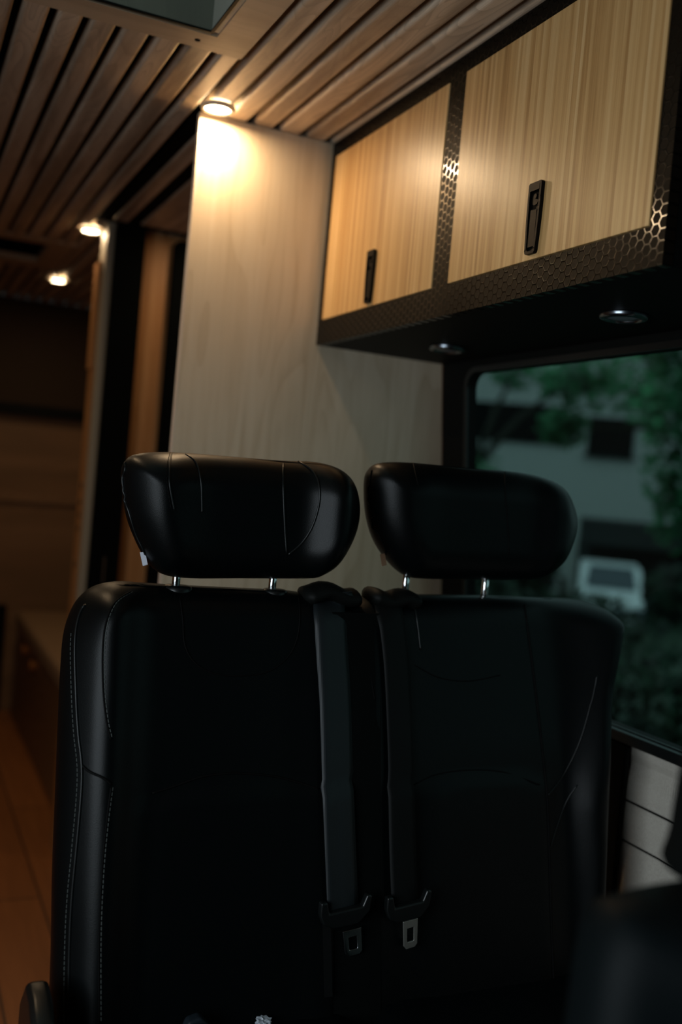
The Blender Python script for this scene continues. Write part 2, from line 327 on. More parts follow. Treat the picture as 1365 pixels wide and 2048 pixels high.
# outlines and seam lines of the seat, metres: (x, z)
B = {
 'back_l': [(0.232, -0.718), (0.228, -0.624), (0.225, -0.534), (0.224, -0.443), (0.223, -0.349), (0.223, -0.279), (0.225, -0.234), (0.234, -0.202), (0.248, -0.181), (0.269, -0.167), (0.303, -0.161), (0.359, -0.164), (0.447, -0.165), (0.532, -0.164), (0.572, -0.167), (0.604, -0.176), (0.616, -0.205), (0.62, -0.249), (0.625, -0.462), (0.631, -0.773)],
 'back_r': [(0.634, -0.774), (0.632, -0.463), (0.628, -0.249), (0.633, -0.193), (0.646, -0.177), (0.697, -0.165), (0.759, -0.163), (0.889, -0.16), (0.998, -0.16), (1.07, -0.16), (1.105, -0.167), (1.126, -0.186), (1.134, -0.235), (1.134, -0.326), (1.128, -0.487), (1.118, -0.84)],
 's_pipe': [(0.272, -0.168), (0.253, -0.184), (0.242, -0.21), (0.239, -0.246), (0.244, -0.317), (0.249, -0.362), (0.255, -0.4), (0.256, -0.438), (0.253, -0.506), (0.25, -0.567), (0.25, -0.627), (0.253, -0.714)],
 's_pipe_st': [(0.262, -0.173), (0.245, -0.191), (0.238, -0.217), (0.236, -0.253), (0.24, -0.317), (0.246, -0.362), (0.251, -0.4), (0.252, -0.438), (0.249, -0.506), (0.247, -0.566), (0.246, -0.626), (0.249, -0.714)],
 's_in1': [(0.311, -0.174), (0.29, -0.189), (0.279, -0.216), (0.276, -0.252), (0.279, -0.305), (0.285, -0.344), (0.292, -0.369)],
 's_in2': [(0.295, -0.43), (0.291, -0.471), (0.288, -0.521), (0.287, -0.576), (0.288, -0.631), (0.292, -0.72)],
 's_h': [(0.255, -0.4), (0.266, -0.409), (0.283, -0.417), (0.295, -0.426)],
 's_pocket': [(0.381, -0.18), (0.386, -0.21), (0.39, -0.244), (0.405, -0.268), (0.431, -0.282), (0.465, -0.286), (0.51, -0.282), (0.541, -0.264), (0.558, -0.239), (0.564, -0.206), (0.562, -0.174)],
 's_lumbar': [(0.351, -0.44), (0.382, -0.432), (0.417, -0.422), (0.446, -0.419), (0.476, -0.419), (0.536, -0.427), (0.599, -0.446)],
 's_c1': [(0.659, -0.241), (0.668, -0.27), (0.667, -0.314), (0.659, -0.365)],
 's_c2': [(0.68, -0.248), (0.682, -0.285), (0.689, -0.322)],
 's_c3': [(0.757, -0.171), (0.764, -0.209), (0.769, -0.247)],
 's_r1': [(1.113, -0.285), (1.101, -0.325), (1.072, -0.39), (1.04, -0.44), (1.006, -0.473)],
 's_r2': [(1.061, -0.459), (1.038, -0.491), (1.019, -0.528), (1.005, -0.559)],
 's_r0': [(0.967, -0.172), (0.977, -0.245), (0.987, -0.324), (0.996, -0.403), (1.003, -0.473), (1.005, -0.559), (1.006, -0.671), (1.009, -0.816)],
 's_rlum': [(0.749, -0.45), (0.793, -0.434), (0.856, -0.429), (0.922, -0.435), (0.989, -0.457)],
 's_rpk': [(0.759, -0.27), (0.803, -0.289), (0.858, -0.294), (0.916, -0.285)],
 'belt1': [(0.61, -0.176), (0.615, -0.249), (0.621, -0.321), (0.626, -0.427), (0.632, -0.532), (0.637, -0.616)],
 'belt2': [(0.71, -0.176), (0.722, -0.248), (0.728, -0.322), (0.733, -0.432), (0.736, -0.539), (0.74, -0.618)],
 'misc': [(0.584, -0.177), (0.638, -0.179), (0.609, -0.612), (0.685, -0.615), (0.653, -0.648), (0.653, -0.673), (0.641, -0.647), (0.665, -0.65), (0.71, -0.611), (0.77, -0.616), (0.748, -0.638), (0.748, -0.675), (0.738, -0.637), (0.759, -0.638), (0.564, -0.161), (0.646, -0.166), (0.724, -0.164)],
 'head_l': [(0.286, -0.015), (0.29, 0.005), (0.305, 0.016), (0.35, 0.023), (0.43, 0.025), (0.514, 0.026), (0.569, 0.029), (0.607, 0.022), (0.632, 0.004), (0.645, -0.026), (0.646, -0.06), (0.635, -0.093), (0.615, -0.121), (0.589, -0.139), (0.566, -0.145), (0.468, -0.149), (0.394, -0.152), (0.354, -0.148), (0.331, -0.131), (0.309, -0.096), (0.295, -0.062)],
 'head_r': [(0.659, 0.003), (0.663, 0.025), (0.681, 0.038), (0.737, 0.043), (0.828, 0.043), (0.924, 0.045), (0.979, 0.04), (1.016, 0.027), (1.04, -0.001), (1.05, -0.03), (1.046, -0.064), (1.029, -0.099), (0.998, -0.121), (0.964, -0.131), (0.866, -0.134), (0.774, -0.137), (0.738, -0.133), (0.707, -0.111), (0.682, -0.081), (0.666, -0.043)],
 'h1': [(0.353, 0.023), (0.352, 0.001), (0.354, -0.023), (0.364, -0.059)],
 'h1b': [(0.348, 0.022), (0.345, 0.001), (0.348, -0.023), (0.357, -0.059)],
 'h2': [(0.373, 0.022), (0.389, 0.012), (0.398, -0.012), (0.402, -0.04), (0.404, -0.058)],
 'h3': [(0.52, 0.026), (0.524, -0.016), (0.531, -0.067), (0.538, -0.11)],
 'h4': [(0.544, 0.027), (0.566, 0.017), (0.579, -0.001), (0.583, -0.03), (0.576, -0.065), (0.561, -0.092), (0.541, -0.111)],
 'h5': [(0.29, 0.003), (0.289, -0.021), (0.296, -0.055), (0.309, -0.09), (0.327, -0.122)],
 'g1': [(0.736, 0.042), (0.741, 0.028), (0.748, 0.009)],
 'g3': [(0.906, 0.043), (0.913, -0.002), (0.923, -0.05), (0.929, -0.091)],
 'g5': [(0.665, 0.025), (0.665, -0.001), (0.676, -0.043), (0.693, -0.08), (0.708, -0.103)],
 'posts': [(0.375, -0.159), (0.52, -0.163), (0.742, -0.162), (0.889, -0.161), (0.374, -0.148), (0.518, -0.142), (0.323, -0.13), (0.692, -0.11), (0.318, -0.123), (0.328, -0.138)],
}

# ================================================================= THE SETTING
ZC = 0.715                                     # underside of the ceiling slats
fl = new(); box(fl, -0.9, 1.3, -1.3, 4.9, -1.24, -1.2); struct(obj('floor', fl, 'floor'))

# ceiling: black liner, slats, the two framed openings
ce = new()
V1 = (-0.20, 0.424, 0.97, 1.595)               # x0 x1 y0 y1 of the skylight well
V2 = (-0.20, 0.432, 3.49, 3.83)
xs = [-0.9, V1[0], V1[1], 1.25]
ca, cb, q_ = V1[0]-.013, V1[1]+.013, .013
for (x0, x1, y0, y1) in ((-0.9, ca, -1.3, 4.9), (cb, 1.25, -1.3, 4.9), (ca, cb, -1.3, V1[2]-q_), (ca, cb, V1[3]+q_, V2[2]-q_), (ca, cb, V2[3]+q_, 4.9)):
    box(ce, x0, x1, y0, y1, ZC+0.020, ZC+0.045)
ceiling = struct(obj('ceiling', ce, 'void'))
GAPS = [-0.743+0.0535*k for k in range(16)]
GAPS = [0.125-0.0535*k for k in range(16, 0, -1)] + [0.125, 0.180, 0.232, 0.285, 0.340, 0.393, 0.449, 0.498, 0.552, 0.608, 0.664, 0.7235, 0.781, 0.838, 0.895, 0.952, 1.01, 1.067, 1.125]
GW = 0.0135
def slat(bm, x0, x1, y0, y1, r=0.0065):
    pts = [(x0, ZC+0.020), (x0, ZC+r)]
    for i in range(1, 5):
        a = math.pi+math.pi/2*i/4; pts.append((x0+r+r*math.cos(a), ZC+r+r*math.sin(a)))
    for i in range(0, 5):
        a = 1.5*math.pi+math.pi/2*i/4; pts.append((x1-r+r*math.cos(a), ZC+r+r*math.sin(a)))
    pts.append((x1, ZC+0.020)); prism(bm, pts, 1, y0, y1)
sl = new()
for k in range(len(GAPS)-1):
    x0, x1 = GAPS[k]+GW, GAPS[k+1]
    if x0 > 0.50:
        slat(sl, x0, x1, -1.2, 1.951)
        slat(sl, x0, x1, 3.09, 4.8)
    elif x0 > -0.26:
        slat(sl, x0, x1, -1.2, 0.90); slat(sl, x0, x1, 1.667, 3.42); slat(sl, x0, x1, 3.93, 4.8)
    else: slat(sl, x0, x1, -1.2, 4.8)
slat(sl, 0.542, 0.587, 1.972, 2.97); slat(sl, 0.623, 1.14, 1.972, 2.97)
o = obj('slat_panelling', sl, 'slat', ceiling); struct(o)
for p in o.data.polygons: p.use_smooth = False
def frame_around(V, x0, x1, y0, y1, g=0.0):
    V = (V[0]-g, V[1]+g, V[2]-g, V[3]+g)
    b = new()
    box(b, x0, V[0], y0, y1, ZC-0.0015, ZC+0.020); box(b, V[1], x1, y0, y1, ZC-0.0015, ZC+0.020)
    box(b, V[0], V[1], y0, V[2], ZC-0.0015, ZC+0.020); box(b, V[0], V[1], V[3], y1, ZC-0.0015, ZC+0.020)
    bmesh.ops.remove_doubles(b, verts=b.verts, dist=1e-5)
    return struct(obj('hatch_frame', b, 'ply', ceiling))
frame_around(V1, -0.262, 0.498, 0.90, 1.667, 0.0125)
frame_around(V2, -0.262, 0.510, 3.42, 3.93)
b = new(); lathe(b, [(0.0048,-0.0006), (0.0048,0.003)], 0.412, 1.637, ZC-0.0015, 20); struct(obj('screw_hole', b, 'void', ceiling))

# skylight in the near opening: wells, flange line, dome
rv = thing('roof_skylight', 'square roof skylight recess with grey-green lined sides in the slatted ceiling', 'skylight', (0.11, 1.28, ZC-0.0005))
b = new(); box(b, V1[0], V1[1]+0.0, V1[3], V1[3]+0.012, ZC-0.0005, ZC+0.17); obj('rear_lining', b, 'greenwall', rv)
b = new(); box(b, V1[1], V1[1]+0.012, V1[2], V1[3], ZC-0.0005, ZC+0.17); obj('side_lining', b, 'palewall', rv)
b = new(); box(b, V1[0]-0.012, V1[0], V1[2], V1[3], ZC-0.0005, ZC+0.17); obj('side_lining', b, 'palewall', rv)
b = new(); box(b, V1[0], V1[1], V1[2]-0.012, V1[2], ZC-0.0005, ZC+0.17); obj('front_lining', b, 'greenwall', rv)
b = new(); v1 = V1; ring(b, [(v1[0]-.003,v1[2]-.003),(v1[1]+.003,v1[2]-.003),(v1[1]+.003,v1[3]+.003),(v1[0]-.003,v1[3]+.003)], [(v1[0]+.002,v1[2]+.002),(v1[1]-.002,v1[2]+.002),(v1[1]-.002,v1[3]-.002),(v1[0]+.002,v1[3]-.002)], 2, ZC-0.0022, ZC+0.0006)
obj('black_gasket', b, 'black', rv)
b = new(); prism(b, rrect(V1[0]-0.01, V1[1]+0.01, V1[2]-0.01, V1[3]+0.01, 0.05), 2, ZC+0.17, ZC+0.176); obj('dome', b, 'dome', rv)
# dark recessed fan cassette in the far opening
rf = thing('roof_fan_recess', 'black rectangular roof vent recess far back in the slatted ceiling', 'roof vent', (0.12, 3.66, ZC+0.014))
b = new(); box(b, V2[0], V2[1], V2[2], V2[3], ZC+0.06, ZC+0.07); obj('screen', b, 'void', rf)
b = new(); ring(b, [(V2[0]-.012,V2[2]-.012),(V2[1]+.012,V2[2]-.012),(V2[1]+.012,V2[3]+.012),(V2[0]-.012,V2[3]+.012)], [(V2[0],V2[2]),(V2[1],V2[2]),(V2[1],V2[3]),(V2[0],V2[3])], 2, ZC+0.0205, ZC+0.07)
obj('surround', b, 'void', rf)

# left wall with the open side doorway, front bulkhead, rear wall
b = new()
box(b, -0.90, -0.86, -1.3, -0.30, -1.2, ZC+.02); box(b, -0.90, -0.86, 0.85, 4.85, -1.2, ZC+.02)
box(b, -0.90, -0.86, -0.30, 0.85, 0.42, ZC+.02); box(b, -0.90, -0.86, -0.30, 0.85, -1.2, -0.62)
struct(obj('wall_left', b, 'rearwood'))
b = new(); box(b, -0.86, 1.2, -1.3, -1.26, -1.2, ZC+.01); struct(obj('wall_front', b, 'void'))
b = new(); box(b, -0.86, 1.2, 4.80, 4.84, -1.2, ZC); wr = struct(obj('wall_rear', b, 'rearwood'))
b = new(); box(b, -0.86, 1.2, 4.765, 4.80, 0.235, ZC); MT['dkbrown'] = mat('dark_brown_panel', (0.035,0.020,0.010), 0.7, 0, 0.2); struct(obj('upper_panel', b, 'dkbrown', wr))
b = new(); box(b, -0.86, 1.2, 4.75, 4.80, 0.185, 0.235); struct(obj('black_rail', b, 'black', wr))
b = new(); box(b, -0.86, 1.2, 4.78, 4.80, -0.215, -0.18); struct(obj('wood_rail', b, 'rearwood', wr))
b = new(); box(b, -0.30, 0.53, 4.77, 4.80, -1.2, -0.70); struct(obj('dark_kick_panel', b, 'black', wr))

# right wall: black window surround (leaning in towards the roof), linen panel below
def lean(z): return 1.142-0.10*z
WY0, WY1, WZ0, WZ1 = 0.05, 1.838, -0.376, 0.262
b = new()
inner = rrect(WY0, WY1, WZ0, WZ1, 0.035, 8)
outer = []
for (y, z) in inner:                                            # project each inner point to the outer rectangle
    cy, cz = (WY0+WY1)/2, (WZ0+WZ1)/2
    fy = (y-cy)/((WY1-WY0)/2); fz = (z-cz)/((WZ1-WZ0)/2)
    if abs(fy) >= abs(fz): outer.append((1.949 if fy > 0 else -1.26, 0))
    else: outer.append((0, 0.70 if fz > 0 else -0.398))
for i, (y, z) in enumerate(inner):
    oy, oz = outer[i]
    if oy == 0: outer[i] = (y if abs(y-WY1) > .036 and abs(y-WY0) > .036 else (1.949 if y > 1 else -1.26), oz)
    else: outer[i] = (oy, z if abs(z-WZ1) > .036 and abs(z-WZ0) > .036 else (0.70 if z > 0 else -0.398))
ring(b, outer, inner, 0, 0.0, 0.02)
for v in b.verts: v.co.x += lean(v.co.z)
wall_r = struct(obj('wall_right', b, 'black'))
b = new(); g_in = rrect(WY0+.004, WY1-.004, WZ0+.004, WZ1-.004, 0.031, 8); prism(b, rrect(WY0-.02, WY1+.02, WZ0-.02, WZ1+.02, 0.04, 8), 0, 0.0215, 0.0255)
for v in b.verts: v.co.x += lean(v.co.z)
win = struct(obj('window_1', b, 'glass'))
b = new(); ring(b, rrect(WY0-.012, WY1+.012, WZ0-.012, WZ1+.012, 0.045, 8), rrect(WY0, WY1, WZ0, WZ1, 0.035, 8), 0, -0.005, 0.0)
for v in b.verts: v.co.x += lean(v.co.z)
struct(obj('window_frame', b, 'blackpl', win))
b = new(); box(b, 1.160, 1.19, -1.26, 1.949, -0.397, -0.378); o = obj('window_sill', b, 'blackpl', win, bevel=0.003); struct(o)
# linen: profile swept along the van
prof = [(-0.397,1.176),(-0.415,1.180),(-0.428,1.186),(-0.440,1.183),(-0.455,1.176),(-0.475,1.1735),(-0.490,1.174),(-0.4925,1.178),(-0.495,1.174),(-0.52,1.171),(-0.557,1.171),(-0.5595,1.175),(-0.562,1.171),(-0.64,1.168),(-0.80,1.168),(-1.2,1.168)]
b = new(); prism(b, [(x, z) for z, x in prof]+[(1.21,-1.2),(1.21,-0.397)], 1, -1.26, 1.949)
lw = struct(obj('trim_1', b, 'linen'))
b = new(); tube(b, [(1.1745,-1.2,-0.4925),(1.1745,1.94,-0.4925)], 0.0016, 6); tube(b, [(1.172,-1.2,-0.5595),(1.172,1.94,-0.5595)], 0.0014, 6); struct(obj('seam', b, 'seam', lw))
b = new(); box(b, 1.158, 1.169, 1.288, 1.949, -1.2, -0.398); struct(obj('seat_shadow_panel', b, 'black', lw, bevel=0.004))  # added black sheet standing in for the seat's shadow on the linen
b = new(); box(b, 1.17, 1.21, 1.969, 4.85, -1.2, ZC+.01); struct(obj('wall_right_rear', b, 'rearwood'))

# ================================================================= PARTITION
pp = thing('partition_panel', 'tall pale birch-look partition panel standing behind the two seats', 'partition panel', (0.84, 1.96, -1.2))
PY0, PY1 = 1.951, 1.969
b = new(); pts = [(0.5105,-1.2),(1.1665,-1.2),(1.1665,-0.40),(lean(-.40)-.001,-0.40),(lean(ZC)-.001,ZC-.001),(0.5105,ZC-.001)]; prism(b, pts, 1, PY0, PY1)
obj('board', b, 'birch', pp)
b = new(); box(b, 0.5090, 0.5105, PY0-.0003, PY1+.0003, -1.2, ZC-.001); obj('edge_banding', b, 'edge', pp)

# ================================================================= REAR DIVIDING WALL (wardrobe / washroom front)
rd = thing('rear_divider', 'warm brown wooden divider wall with cream edge beyond the birch partition', 'divider wall', (0.85, 3.04, -1.2))
b = new(); box(b, 0.643, 1.165, 3.03, 3.075, -1.2, ZC-.001); obj('wood_panel', b, 'warm', rd)
b = new(); box(b, 0.532, 0.5555, 2.985, 3.08, -1.2, ZC-.001); obj('cream_edge', b, 'cream', rd, bevel=0.006, seg=3)
b = new(); box(b, 0.5262, 0.5318, 3.02, 3.095, -1.2, 0.28); obj('side_panel', b, 'warm', rd)
b = new(); box(b, 0.5210, 0.5318, 3.03, 3.10, 0.28, 0.60); obj('side_panel', b, 'warm', rd)
for z in (-0.075, -0.125, -0.165, -0.205, -0.315):
    b = new(); tube(b, [(0.5262,3.045,z),(0.5235,3.045,z)], 0.009, 14); obj('switch_button', b, 'blackpl', rd)
b = new(); prism(b, rrect(0.5557, 0.643, -1.2, ZC-.002, 0.012, 6, (0,0,1,1)), 1, 2.97, 3.03); sp = obj('sliding_door_stile', b, 'void', rd)
b = new(); box(b, 0.5940, 0.6000, 2.962, 2.97, -0.36, -0.28); obj('pull', b, 'darktrim', sp)
b = new(); prism(b, rrect(0.741, 0.83, -1.2, 0.699, 0.02, 6, (0,0,1,1)), 1, 3.008, 3.03); obj('black_strip', b, 'void', rd)
b = new(); box(b, 0.509, 0.542, 1.972, 2.968, ZC+0.004, ZC+0.010)
o = obj('sliding_track', b, 'void', rd); b = new(); box(b, 0.587, 0.623, 1.972, 2.968, ZC+0.004, ZC+0.010); obj('sliding_track', b, 'void', rd)

# ================================================================= REAR BENCH
rb = thing('rear_bench', 'low brown padded bench with wooden side at the far back', 'bench', (0.85, 3.9, -1.2))
b = new(); box(b, 0.585, 1.165, 3.10, 4.745, -1.2, -0.80); obj('bench_box', b, 'rearwood', rb)
MT['cushion'] = mat('tan_cushion', (0.24,0.15,0.08), 0.75)
b = new(); box(b, 0.570, 1.165, 3.11, 4.745, -0.80, -0.715); obj('cushion', b, 'cushion', rb, bevel=0.025, seg=4)
for (y, z) in ((4.36, -0.83), (4.10, -0.845)):
    b = new(); tube(b, [(0.585,y,z),(0.560,y,z)], [0.016,0.022], 16); obj('knob', b, 'copper', rb)

# ================================================================= CEILING PUCK LIGHTS
def puck(x, y, label, on=True, z=ZC-0.0018, r=0.0345, grp='lit puck lights in the slatted ceiling', light=True, power=1.0):
    t = thing('puck_light', label, 'puck light', (x, y, z), grp)
    b = new(); lathe(b, [(r,0.0),(r,-0.004),(r-0.0015,-0.0065),(r-0.006,-0.008),(r-0.0085,-0.0075),(r-0.0095,-0.003),(r-0.0095,0.0)], x, y, z, 48, cap=False)
    obj('trim_ring', b, 'satin' if on else 'darktrim', t, smooth=True)
    b = new(); lathe(b, [(r-0.0092,0.0),(r-0.0092,-0.0045),(0.014,-0.0058),(0.001,-0.0062)], x, y, z, 48)
    obj('lens', b, 'lens_on' if on else 'lens_off', t, smooth=True)
    if light: area('lamp', (x, y, z-0.0085), (0,0,-1), 2*(r-0.011), 0, PUCK_POWER*power, PUCK_COLOR, t, 'DISK')
    return t
puck(0.530, 1.901, 'glowing round puck light at the top left corner of the birch partition')
puck(0.507, 3.140, 'small glowing puck light beside the black upright of the rear divider', power=0.5)
puck(0.553, 4.110, 'farthest glowing puck light, low in view above the rear bench', power=0.5)
puck(-0.035, 1.890, 'glowing puck light left of the skylight frame, outside the picture', grp=None)
puck(-0.035, 3.130, 'glowing puck light left of the far roof recess, outside the picture', grp=None, power=0.35)
puck(0.860, 2.800, 'glowing puck light hidden behind the birch partition', grp=None, power=0.33)

# ================================================================= OVERHEAD CABINET
CX, CYN, CYF, CB = 0.801, 0.911, 1.950, 0.289
oc = thing('overhead_cabinet', 'long wall cabinet with two bamboo doors in a black honeycomb frame above the window', 'cabinet', (0.95, 1.43, CB))
b = new()                                                        # face frame, one mesh with both openings
D = [(1.462, 1.929), (0.9375, 1.411)]; DZ0, DZ1 = 0.3385, 0.684
box(b, CX, CX+0.016, CYN, CYF, CB, DZ0); box(b, CX, CX+0.016, CYN, CYF, DZ1, ZC-0.001)
box(b, CX, CX+0.016, D[0][1], CYF, DZ0, DZ1); box(b, CX, CX+0.016, D[1][1], D[0][0], DZ0, DZ1); box(b, CX, CX+0.016, CYN, D[1][0], DZ0, DZ1)
bmesh.ops.remove_doubles(b, verts=b.verts, dist=1e-5)
obj('face_frame', b, 'hex', oc)
b = new(); prism(b, [(CX+.016,CB+.0005),(lean(CB)-.002,CB+.0005),(lean(ZC)-.002,ZC-.002),(CX+.016,ZC-.002)], 1, CYN+.0005, CYF-.0005); obj('carcass', b, 'black', oc)
def slot_poly(y0, y1, z0, z1, k=0.0):
    """latch outline in (y, z): square shouldered top, softly tapering rounded foot"""
    w = (y1-y0); pts = [(y0+k, z1-k-.002), (y0+k+.002, z1-k), (y1-k-.002, z1-k), (y1-k, z1-k-.002)]
    for i in range(7):
        t = i/6; pts.append((y1-k-0.10*w*t*t, z1-.02-(z1-z0-.026)*t+ (0)))
    for i in range(5):
        a = -math.pi/2*i/4; pts.append((y1-k-0.10*w-.004+.004*math.cos(a), z0+k+.005+.005*math.sin(a)))
    for i in range(5):
        a = -math.pi/2-math.pi/2*i/4; pts.append((y0+k+0.10*w+.004+.004*math.cos(a), z0+k+.005+.005*math.sin(a)))
    for i in range(7):
        t = 1-i/6; pts.append((y0+k+0.10*w*t*t, z1-.02-(z1-z0-.026)*t))
    return pts
for (y0, y1), (ly0, ly1, lz0, lz1), lab in ((D[0], (1.687,1.717,0.3455,0.4455), None), (D[1], (1.1605,1.1910,0.3465,0.4475), None)):
    b = new(); box(b, CX-0.0015, CX+0.010, y0+.0015, y1-.0015, DZ0+.0015, DZ1-.0015)
    d = obj('door', b, 'bamboo', oc, bevel=0.0008, seg=1)
    # latch plate with finger recess, paddle and round button, one flush mesh
    b = new()
    op = slot_poly(ly0, ly1, lz0, lz1); ip = slot_poly(ly0, ly1, lz0, lz1, 0.0042)
    ring(b, op, ip, 0, CX-0.0075, CX-0.0015)
    prism(b, ip, 0, CX-0.0030, CX-0.0015)
    w_ = ly1-ly0
    box(b, CX-0.0078, CX-0.002, ly0+.0042, ly1-.0042, lz1-.012, lz1-.0042)                   # head of the plate
    box(b, CX-0.0066, CX-0.002, ly0+.0075, ly1-.0085, lz0+.010, lz0+.062)                   # paddle
    cy, cz = (ly0+ly1)/2, lz1-.024
    ncirc = 20
    prism(b, [(cy+.0082*math.cos(2*math.pi*i/ncirc), cz+.0082*math.sin(2*math.pi*i/ncirc)) for i in range(ncirc)], 0, CX-0.0052, CX-0.002)
    prism(b, [(cy-.004+.0035*math.cos(2*math.pi*i/12), cz+.003+.0035*math.sin(2*math.pi*i/12)) for i in range(12)], 0, CX-0.0085, CX-0.002)
    obj('latch_handle', b, 'latch', d, bevel=0.0004, seg=2)
for (x, y, lab) in ((0.975, 1.180, 'unlit round puck light under the near cabinet end, right of the other unlit one'), (0.985, 1.712, 'unlit round puck light under the cabinet beside the birch partition')):
    puck(x, y, lab, on=False, z=CB-0.0005, r=0.036, grp='unlit puck lights under the overhead cabinet', light=False)

# ================================================================= DOUBLE SEAT
def ss(a, b, x):
    t = min(1, max(0, (x-a)/(b-a))); return t*t*(3-2*t)
YT, ZT, TK = 1.35, -0.165, 0.20
def ymid(z): return YT + (TK*(z-ZT) if z < ZT else 0)
def cat(pts, n=5, closed=True):
    out = []; m = len(pts)
    rng = range(m) if closed else range(m-1)
    for i in rng:
        g = (lambda k: pts[k % m]) if closed else (lambda k: pts[max(0, min(m-1, k))])
        p0, p1, p2, p3 = g(i-1), g(i), g(i+1), g(i+2)
        for j in range(n):
            t = j/n
            out.append(tuple(0.5*((2*p1[c])+(-p0[c]+p2[c])*t+(2*p0[c]-5*p1[c]+4*p2[c]-p3[c])*t*t+(-p0[c]+3*p1[c]-3*p2[c]+p3[c])*t**3) for c in range(len(p1))))
    if not closed: out.append(tuple(pts[-1]))
    return out
class Pillow:
    keep = 0.0008
    """cushion built from an outline: front(x,z) gives the y of its front surface"""
    def __init__(s, outline, yf, tf, tb, R, bump):
        s.o = np.array(outline); s.yf, s.tf, s.tb, s.R, s.bump = yf, tf, tb, R, bump
    def dist(s, x, z):
        A = s.o; B_ = np.roll(A, -1, 0); p = np.array([x, z]); d = B_-A
        t = np.clip(((p-A)*d).sum(1)/np.maximum((d*d).sum(1), 1e-12), 0, 1)
        return float(np.sqrt((((A+d*t[:,None])-p)**2).sum(1)).min())
    def prof(s, x, z):
        q = min(s.dist(x, z)/s.R, 1.0); return math.sqrt(max(0, 1-(1-q)**2))
    def front(s, x, z):
        p = s.prof(x, z); return s.yf(z)-p*(s.tf+s.bump(x, z))
    def mesh(s, nu=64, nv=60):
        zs = s.o[:,1]; z0, z1 = zs.min()+1e-4, zs.max()-1e-4
        bm = new(); FR = []; BK = []
        A = s.o; B_ = np.roll(A, -1, 0)
        for j in range(nv+1):
            z = z0+(z1-z0)*(0.5-0.5*math.cos(math.pi*j/nv))
            xsx = []
            for a, c in zip(A, B_):
                if (a[1]-z)*(c[1]-z) < 0: xsx.append(a[0]+(c[0]-a[0])*(z-a[1])/(c[1]-a[1]))
            xa, xb = min(xsx), max(xsx); fr = []; bk = []
            for i in range(nu+1):
                x = xa+(xb-xa)*(0.5-0.5*math.cos(math.pi*i/nu))
                e = i in (0, nu) or j in (0, nv)
                p = 0 if e else s.prof(x, z)
                v = bm.verts.new((x, s.yf(z)-p*(s.tf+s.bump(x, z)), z)); fr.append(v)
                bk.append(v if e else bm.verts.new((x, s.yf(z)+p*s.tb, z)))
            FR.append(fr); BK.append(bk)
        for G, flip in ((FR, False), (BK, True)):
            for j in range(nv):
                for i in range(nu):
                    q = [G[j][i], G[j][i+1], G[j+1][i+1], G[j+1][i]]
                    if len(set(q)) < 4: continue
                    try: bm.faces.new(q[::-1] if flip else q)
                    except ValueError: pass
        return bm
    def on(s, pts, lift=0.0005, n=6):
        out = []
        for x, z in cat(pts, n, False):
            if s.dist(x, z) < s.keep: continue
            # slide each traced point along the sight line onto the padded surface
            k = 1.0
            for _ in range(8): k = s.front(x*k, z*k)/s.yf(z)
            out.append((x*k, s.front(x*k, z*k)-lift, z*k))
        return out
def dashes(bm, path, step=0.0062, ln=0.0042, r=0.00055):
    acc = 0; P = [Vector(p) for p in path]; segs = []; pos = 0
    lens = [0]
    for a, c in zip(P, P[1:]): lens.append(lens[-1]+(c-a).length)
    def at(t):
        for i in range(len(P)-1):
            if lens[i+1] >= t: return P[i].lerp(P[i+1], (t-lens[i])/max(1e-9, lens[i+1]-lens[i]))
        return P[-1]
    t = 0
    while t+ln < lens[-1]:
        tube(bm, [at(t), at(t+ln)], r, 5); t += step
def interp(pts, z):
    q = sorted((p[1], p[0]) for p in pts)
    return float(np.interp(z, [a for a, _ in q], [c for _, c in q]))

ds = thing('double_seat', 'black leather two-person seat with twin headrests in front of the birch partition', 'seat', (0.68, 1.20, -1.2))
# backrests
def bl(x, z):
    h = 0.030*math.exp(-((x-0.278)/0.034)**2) + 0.007*math.exp(-((x-0.585)/0.035)**2)
    lx = 0.475; arch = -0.425-0.25*(x-lx)**2*3
    h += 0.006*ss(arch+.006, arch-.004, z)*ss(0.30,0.36,x)*(1-ss(0.58,0.64,x))
    return h-0.010
outl = cat([tuple(p) for p in B['back_l'][1:-1]]+[(0.628,-0.76),(0.61,-0.80),(0.25,-0.80),(0.232,-0.76)], 4)
PL = Pillow(outl, ymid, 0.050, 0.075, 0.038, bl)
PL.keep = 0.007
bkl = obj('backrest', PL.mesh(84, 84), 'leather', ds, smooth=True)
def br(x, z):
    xa = interp(B['s_r0'], z); xb = interp([(1.113,-0.15),(1.120,-0.285),(1.108,-0.325),(1.085,-0.39),(1.062,-0.44),(1.055,-0.473),(1.07,-0.6),(1.075,-0.8)], z)
    h = (0.034+0.022*ss(-0.52, -0.25, z))*ss(xa, xb, x)
    h += 0.006*math.exp(-((x-0.672)/0.030)**2)
    arch = -0.43-0.75*(x-0.86)**2
    h += 0.006*ss(arch+.006, arch-.004, z)*ss(0.72,0.78,x)*(1-ss(0.96,1.0,x))
    return h-0.010
outr = cat([(0.66,-0.80),(0.645,-0.76)]+[(p[0]-0.034*ss(-.17,-.30,p[1]) if p[0] > 1.0 else p[0], p[1]) for p in B['back_r'][1:-1]]+[(1.083,-0.62),(1.078,-0.76),(1.058,-0.80)], 4)
PR = Pillow(outr, ymid, 0.050, 0.075, 0.038, br)
bkr = obj('backrest', PR.mesh(90, 84), 'leather', ds, smooth=True)
def seam_(P, key, parent, r=0.0013, m='seam', name='seam'):
    b = new(); tube(b, P.on(B[key]), r, 6); return obj(name, b, m, parent, smooth=True)
def stitch_(P, key, parent, dx=0, step=0.0062):
    b = new(); dashes(b, P.on([(x+dx, z) for x, z in B[key]], 0.0006), step); return obj('stitching', b, 'thread', parent)
